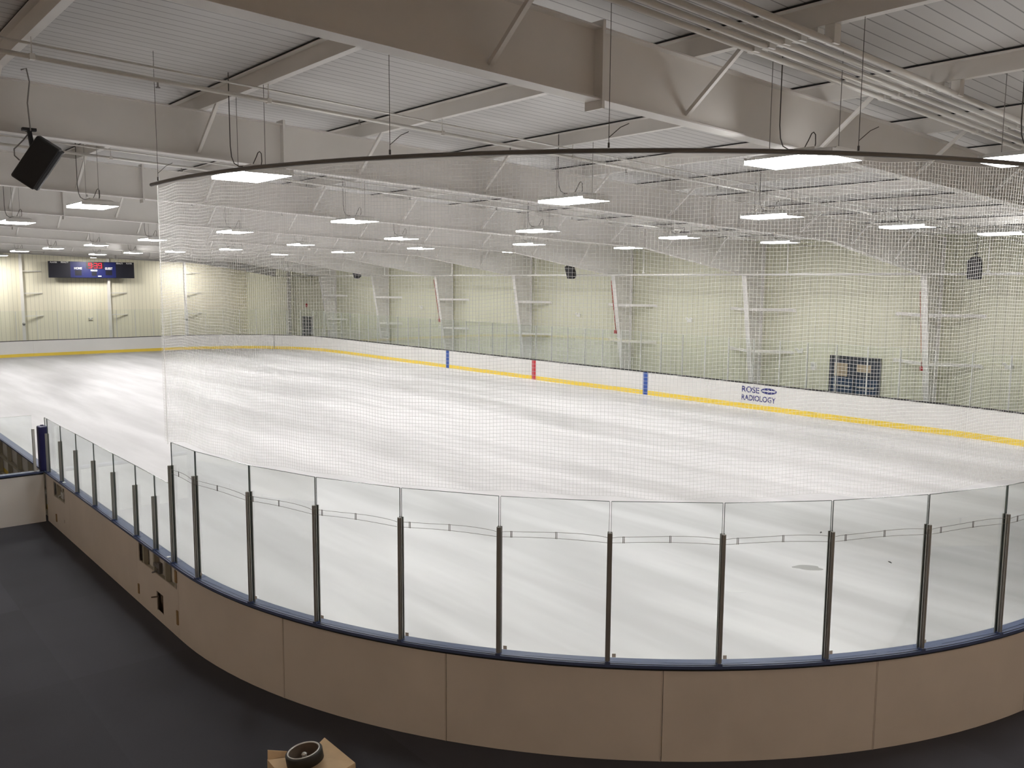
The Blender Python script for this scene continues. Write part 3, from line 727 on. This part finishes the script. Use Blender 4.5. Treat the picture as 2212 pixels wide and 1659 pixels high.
for i in range(cols+1):
    base = len(V); nn, tt = nrm_c[i]
    for j in range(rws+1):
        p = P[j][i]
        for (a, c) in offs3: V.append((p.x+nn.x*a+tt.x*c, p.y+nn.y*a+tt.y*c, p.z))
    for j in range(rws):
        for k in range(NS):
            k2 = (k+1) % NS; Fc.append((base+NS*j+k, base+NS*j+k2, base+NS*j+NS+k2, base+NS*j+NS+k))
kr = .0028
for j in range(1, rws):
    for i in range(1, cols):
        p = P[j][i]; nn, tt = nrm_c[i]; base = len(V)
        V += [(p.x+tt.x*kr, p.y+tt.y*kr, p.z), (p.x-tt.x*kr, p.y-tt.y*kr, p.z), (p.x+nn.x*kr, p.y+nn.y*kr, p.z), (p.x-nn.x*kr, p.y-nn.y*kr, p.z), (p.x, p.y, p.z+kr), (p.x, p.y, p.z-kr)]
        for q in ((0,2,4),(2,1,4),(1,3,4),(3,0,4),(2,0,5),(1,2,5),(3,1,5),(0,3,5)): Fc.append(tuple(base+e for e in q))
b.mi = [0]*len(Fc)
mesh = b.build('net_mesh', M['net'], t, True)
def hang(s, top, lean=(0, 0)):
    p = rp(s, NO, 6.45); q = Vector((p.x+lean[0], p.y+lean[1], zc(p.x)))
    MB().tube([p, q], .0035, 4).tube([p, p+Z*.05], .012, 6).tube([p+Z*.10, p+Z*.20+Vector((.09,-.07,0)), p+Z*.24+Vector((.16,-.12,0))], .004, 4).build('hanger_cable', M['cord'], t)
for s in (43.8, 48.15, 50.45, 52.95, 55.4, 57.8): hang(s, 0)

# ------------------------------------------------------------------ loudspeakers
def speaker(c, up, front, hw, hh, hd, lab, bracket_to, group='hanging loudspeakers'):
    c = Vector(c); up = Vector(up).normalized(); front = Vector(front); front = (front - up*front.dot(up)).normalized(); side = front.cross(up)
    t = thing('loudspeaker', tuple(c), lab, 'loudspeaker', group)
    b = MB()    # trapezoid cabinet, narrower at the back
    fn = lambda u, v, d: c + front*u + side*v + up*d
    b.prism([(-hd, -hw*.62), (hd*.80, -hw), (hd*.80, hw), (-hd, hw*.62)], fn, -hh, hh)
    bevel(b.build('cabinet', M['black'], t), .03, 3)
    g = MB().prism([(hd*.80, -hw*.93), (hd, -hw*.80), (hd*1.03, 0), (hd, hw*.80), (hd*.80, hw*.93)], fn, -hh*.94, hh*.94).build('grille', M['grille'], t)
    bt = Vector(bracket_to); a = c - front*hd*.9 + up*hh*.45
    MB().bar(a, bt, .05, .07).obox(bt, X, Y, Z, .09, .05, .02).build('bracket', M['black'], t)
    return t
rv = Vector((.766, -.643, 0))
spY = FY[1]-.36
sc_ = Vector((-14.27, spY, 6.76))
t = speaker(sc_, Z*.82+rv*.57+Vector((.643,.766,0))*.06, rv*.82-Z*.57+Vector((.643,.766,0))*.42, .18, .345, .19, 'large black loudspeaker tilted down from the roof frame at upper left', (-14.33, spY+.15, 7.24))
MB().bar((-14.33, spY+.15, 7.24), (-14.33, FY[1]-.1, 7.24), .05, .04).build('clamp', M['black'], t)
MB().tube([(-14.40, spY+.1, zr(-14.4)+.1), (-14.33, spY+.1, zr(-14.4)+.13), (-14.30, spY+.1, 7.9), (-14.34, spY+.1, 7.6), (-14.32, spY+.1, 7.22), (-14.42, spY+.08, 7.08), (-14.56, spY, 6.93), (-14.56, spY, 6.84), (-14.50, spY, 6.78)], .010, 5).build('speaker_cable', M['rod'], t, True)
for y, lab in ((-21.75, 'black loudspeaker hanging by the right wall above the double doors'), (-2.30, 'black loudspeaker hanging by the right wall between two middle columns'), (19.05, 'black loudspeaker by the right wall, smallest and farthest')):
    speaker((13.45, y, 5.68), Z*.85-X*.42-Y*.12, -X*.85-Z*.45-Y*.2, .24, .33, .20, lab, (13.62, y+.05, 6.18))
    tt = [o for o in COL.objects if o.name.startswith('loudspeaker')][-1]
    MB().tube([(13.62, y+.05, 6.18), (13.62, y+.05, zc(13.62))], .02, 6).build('hanger_rod', M['black'], tt)
    MB().tube([(13.70, y+.35, 6.15), (13.62, y+.05, 6.15)], .012, 5).build('cable', M['cord'], tt)

# ------------------------------------------------------------------ doors and small wall items
t = bpy.data.objects.new('door_1', None); COL.objects.link(t); t.location = (WX-.05, -16.5, -.03)
struct(t, 'dark navy double doors with two tan windows in the right wall', 'door')
y0, y1, zt = -17.5, -15.45, 2.17
MB().box(WX-.07, WX+.0, y0-.06, y0, -.03, zt+.06).box(WX-.07, WX+.0, y1, y1+.06, -.03, zt+.06).box(WX-.07, WX, y0, y1, zt, zt+.06).build('door_frame', M['door'], t)
ym = (y0+y1)/2
for a, c, w0, w1, wz in ((y0, ym-.006, -17.16, -16.57, 1.62), (ym+.006, y1, -16.17, -15.60, 1.40)):
    lf = MB().box(WX-.05, WX, a, c, -.02, zt).build('door_leaf', M['door'], t)
    MB().box(WX-.054, WX-.05, a+.04, c-.04, .02, 1.36).build('lower_reflection', M['doorlow'], lf)  # reflected blue painted over the lower part of the navy leaf
    MB().box(WX-.058, WX-.05, w0, w1, wz, 1.93).build('window', M['paper'], lf)
    MB().box(WX-.10, WX-.05, (a+c)/2-.35, (a+c)/2+.35, .98, 1.04).build('push_bar', M['alu'], lf)
t = bpy.data.objects.new('door_2', None); COL.objects.link(t); t.location = (WX-.05, 31, -.03)
struct(t, 'dark double door far along the right wall', 'door')
MB().box(WX-.07, WX, 30.2, 32.0, -.03, 2.25).build('door_frame', M['grey'], t)
for a, c in ((30.26, 31.07), (31.13, 31.94)):
    MB().box(WX-.08, WX-.05, a, c, -.02, 2.2).build('door_leaf', M['door'], t)
t = thing('alarm_bell', (WX-.06, 31.2, 3.14), 'round red alarm bell above the far dark door', 'alarm bell')
MB().lathe([(0, .10), (.12, .09), (.16, .04), (.16, 0), (0, 0)], (WX, 31.2, 3.14), 20, Y, Z, -X).build('gong', M['redpipe'], t, True)
def twin_lamp(p, ax, n_, lab):
    p = Vector(p); t = thing('emergency_light', tuple(p), lab, 'emergency light', 'twin head emergency lights')
    bevel(MB().obox(p + n_*.04, ax, n_, Z, .13, .04, .07).build('case', M['box'], t), .01)
    for sg in (-1, 1):
        MB().lathe([(0, 0), (.05, .01), (.07, .08), (.065, .085), (0, .07)], p + ax*(sg*.12) + Z*.10 + n_*.05, 14, ax, Z*.8+n_*.2, n_).build('lamp_head', M['box'], t, True)
for y, z, lab in ((14.4, 3.37, 'white twin head emergency light on the right wall, farthest'), (-.6, 3.36, 'white twin head emergency light on the right wall, by the middle columns'), (-8.1, 3.36, 'white twin head emergency light on the right wall, left of the column before the doors'),
                  (-14.0, 2.28, 'white twin head emergency light just left of the double doors'), (-22.2, 2.26, 'white twin head emergency light near the right edge')):
    twin_lamp((WX, y, z), Y, -X, lab)
twin_lamp((2.2, WE, 1.88), X, -Y, 'white twin head emergency light on the end wall below the scoreboard')
t = thing('switch_box', (WX, -14.65, 1.74), 'pale switch box on the wall left of the double doors', 'switch box')
bevel(MB().box(WX-.09, WX, -14.76, -14.54, 1.56, 1.88).build('case', M['box'], t), .01)
MB().box(WX-.095, WX-.09, -14.70, -14.60, 1.68, 1.78).build('dial', M['grey'], t)
for x, z, lab in ((-2.74, 1.62, 'small dark round fitting low on the end wall column left of the scoreboard'), (10.0, 1.70, 'small dark round fitting low on the end wall column at right')):
    t = thing('round_fitting', (x, WE-.34, z), lab, 'fitting')
    MB().lathe([(0, .06), (.09, .055), (.11, .03), (.11, 0), (0, 0)], (x, WE-.33, z), 18, X, Z, -Y).build('cover', M['alu'], t, True)

# ------------------------------------------------------------------ scoreboard
sx0, sx1, sz0, sz1, sy = -.82, 5.66, 5.25, 6.56, WE-.62
t = thing('scoreboard', ((sx0+sx1)/2, sy, 5.9), 'dark blue electronic scoreboard with red clock digits on the end wall', 'scoreboard')
bevel(MB().box(sx0, sx1, sy, sy+.24, sz0, sz1).build('cabinet', M['sbbody'], t), .015)
pxm = 968/6.48
cx = lambda p: sx0 + (p-535)/pxm
def cz(p, pc): return sz1 - (p - (425 + (pc-535)*20/968))/pxm
MB().box(cx(770), cx(905), sy-.004, sy, sz0+.02, sz1-.02).box(cx(1180), cx(1285), sy-.004, sy, sz0+.02, sz1-.02).box(cx(905), cx(1180), sy-.008, sy, sz0+.02, sz1-.02).build('centre_panel', M['sbblue'], t)
MB().box(cx(945), cx(1150), sy-.012, sy-.007, cz(522, 1050), cz(440, 1050)).box(cx(818), cx(892), sy-.012, sy-.003, cz(600, 850), cz(535, 850)).box(cx(1165), cx(1240), sy-.012, sy-.003, cz(600, 1200), cz(540, 1200)).box(cx(1005), cx(1062), sy-.012, sy-.007, cz(606, 1030), cz(556, 1030)).build('digit_window', M['sbbody'], t)
for txt, a, c, zt_, zb_ in (('PLAYER', 553, 628, 433, 448), ('PENALTY', 668, 752, 432, 449), ('HOME', 812, 898, 499, 526), ('PERIOD', 995, 1070, 531, 551), ('GUEST', 1160, 1246, 504, 532), ('PENALTY', 1293, 1372, 449, 466), ('PLAYER', 1411, 1479, 451, 467)):
    text_mesh(txt, cx(c)-cx(a), cz(zt_, (a+c)/2)-cz(zb_, (a+c)/2), (cx(a), sy-.009, cz(zb_, (a+c)/2)), X, Z, .006, .025).build('lettering', M['white'], t)
MB().box(cx(1076), cx(1115), sy-.012, sy-.007, cz(617, 1090), cz(604, 1090)).build('maker_plate', M['white'], t)
SEGS = {'9': 'abcdfg', '3': 'abcdg'}
def digit(b, ch, x, z, wd, h):
    th = .045; y0, y1 = sy-.022, sy-.012
    P_ = {'a': (x, x+wd, z+h-th, z+h), 'g': (x, x+wd, z+h/2-th/2, z+h/2+th/2), 'd': (x, x+wd, z, z+th), 'f': (x, x+th, z+h/2, z+h), 'b': (x+wd-th, x+wd, z+h/2, z+h), 'e': (x, x+th, z, z+h/2), 'c': (x+wd-th, x+wd, z, z+h/2)}
    for q in SEGS[ch]: b.box(P_[q][0], P_[q][1], y0, y1, P_[q][2], P_[q][3])
b = MB(); zz0 = cz(514, 1050); h = cz(450, 1050)-zz0; x0 = cx(972)
digit(b, '9', x0, zz0, .26, h); digit(b, '3', x0+.42, zz0, .26, h); digit(b, '9', x0+.76, zz0, .26, h)
b.box(x0+.31, x0+.36, sy-.022, sy-.012, zz0+h*.62, zz0+h*.74).box(x0+.31, x0+.36, sy-.022, sy-.012, zz0+h*.24, zz0+h*.36)
b.build('clock_digits', M['led'], t)
for x in (sx0+.8, sx1-.8):
    MB().box(x-.04, x+.04, sy+.24, WE, sz0+.2, sz0+.28).box(x-.04, x+.04, sy+.24, WE, sz1-.3, sz1-.22).build('wall_bracket', M['alu'], t)

# ------------------------------------------------------------------ on the ice and on the floor
def blob(c, a, d1, d2, n=28, seed=1):
    r = random.Random(seed); ph = [r.uniform(0, 6.28) for _ in range(4)]
    out = []
    for i in range(n):
        th = 2*PI*i/n; k = 1+.16*math.sin(2*th+ph[0])+.10*math.sin(3*th+ph[1])+.06*math.sin(5*th+ph[2])
        u, v = d1*k*math.cos(th), d2*k*math.sin(th)
        out.append((c[0]+u*math.cos(a)-v*math.sin(a), c[1]+u*math.sin(a)+v*math.cos(a)))
    return out
o = MB().prism(blob((-3.30, -25.95), -.72, .27, .13, seed=5), lambda u, v, d: (u, v, d), 0.0, .0025).build('ice_puddle', M['puddle'])
tag(o, 'small grey wet patch on the ice behind the tall glass at right', 'puddle')
tag(MB().prism(blob((-5.35, -25.85), -.7, .16, .07, seed=9), lambda u, v, d: (u, v, d), 0.0, .002).build('ice_puddle', M['slush']), 'faint pale grey smear on the ice left of the wet patch', 'puddle')
for c, a, lab in (((-1.06, -24.9), .3, 'tiny dark scrap on the ice right of the wet patch, farther one'), ((-1.83, -26.75), .9, 'tiny dark scrap on the ice right of the wet patch, nearer one')):
    tag(MB().prism(blob(c, a, .05, .02, 12), lambda u, v, d: (u, v, d), 0, .006).build('ice_scrap', M['tape']), lab, 'scrap')

# cardboard box with a black round roll lying on it
A, Bq, Cq, Dq = Vector((-13.76,-26.17,0)), Vector((-13.37,-26.32,0)), Vector((-13.11,-26.80,0)), Vector((-13.80,-27.02,0))
t = thing('cardboard_box', (-13.5, -26.6, -.03), 'open brown cardboard box on the dark floor at the bottom edge', 'box')
zt = .27
ring4 = [A, Bq, Cq, Dq]; b = MB(); th = .006
for i in range(4):
    p, q = ring4[i], ring4[(i+1) % 4]; b.bar(p+Z*(zt/2-.015), q+Z*(zt/2-.015), .008, zt+.03)
b.prism([(v.x, v.y) for v in ring4][::-1], lambda u, v, d: (u, v, d), -.03, -.022)
b.build('body', M['card'], t)
b = MB(); b.hexa([Vector((-13.40,-26.34,.262)), Vector((-13.62,-26.92,.262)), Vector((-13.11,-26.80,.272)), Vector((-13.14,-26.21,.300)), Vector((-13.40,-26.34,.268)), Vector((-13.62,-26.92,.268)), Vector((-13.11,-26.80,.278)), Vector((-13.14,-26.21,.306))]).build('top_flap', M['card'], t)
b = MB(); b.hexa([Vector((-13.76,-26.17,.262)), Vector((-13.80,-27.02,.262)), Vector((-13.64,-26.96,.262)), Vector((-13.50,-26.30,.262)), Vector((-13.76,-26.17,.268)), Vector((-13.80,-27.02,.268)), Vector((-13.64,-26.96,.268)), Vector((-13.50,-26.30,.268))]).build('top_flap', M['card'], t)
b = MB(); q0, q1 = Vector((-13.76,-26.17,.27)), Vector((-13.56,-26.25,.27)); q2, q3 = Vector((-13.57,-26.22,.31)), Vector((-13.74,-26.13,.345))
nn = Vector((.37,.93,0)).normalized()*.006
b.hexa([q0, q1, q1+nn, q0+nn, q3, q2, q2+nn, q3+nn]).build('back_flap', M['card'], t)
dc = Vector((-13.50, -26.50, .275)); az = (Z + Vector((-.12, .10, 0))).normalized(); axd = az.orthogonal().normalized(); ayd = az.cross(axd)
t = thing('tape_roll', tuple(dc), 'black round roll with a bright inner rim lying on the cardboard box', 'roll')
r0 = .185
MB().lathe([(r0-.03, 0), (r0, .008), (r0, .105), (r0-.012, .115), (r0-.022, .115)], dc+az*.03, 40, axd, ayd, az).build('outer_band', M['tape'], t, True)
MB().lathe([(r0-.022, .115), (r0-.022, .121), (r0-.034, .121), (r0-.036, .112)], dc+az*.03, 40, axd, ayd, az).build('inner_rim', M['silver'], t, True)
MB().lathe([(r0-.036, .112), (r0-.05, .0), (.0, .002)], dc+az*.03, 40, axd, ayd, az).build('core', M['brown'], t, True)
MB().lathe([(.055, .0), (.05, .02), (.028, .035), (.022, .06), (.030, .075), (.018, .09), (0, .094)], dc+az*.032, 20, axd, ayd, az).build('hub', M['silver'], t, True)
tag(bevel(MB().box(-13.95, -13.86, -26.52, -26.44, -.03, .03).build('metal_scrap', M['grey']), .01), 'small grey metal piece on the floor left of the cardboard box', 'scrap')
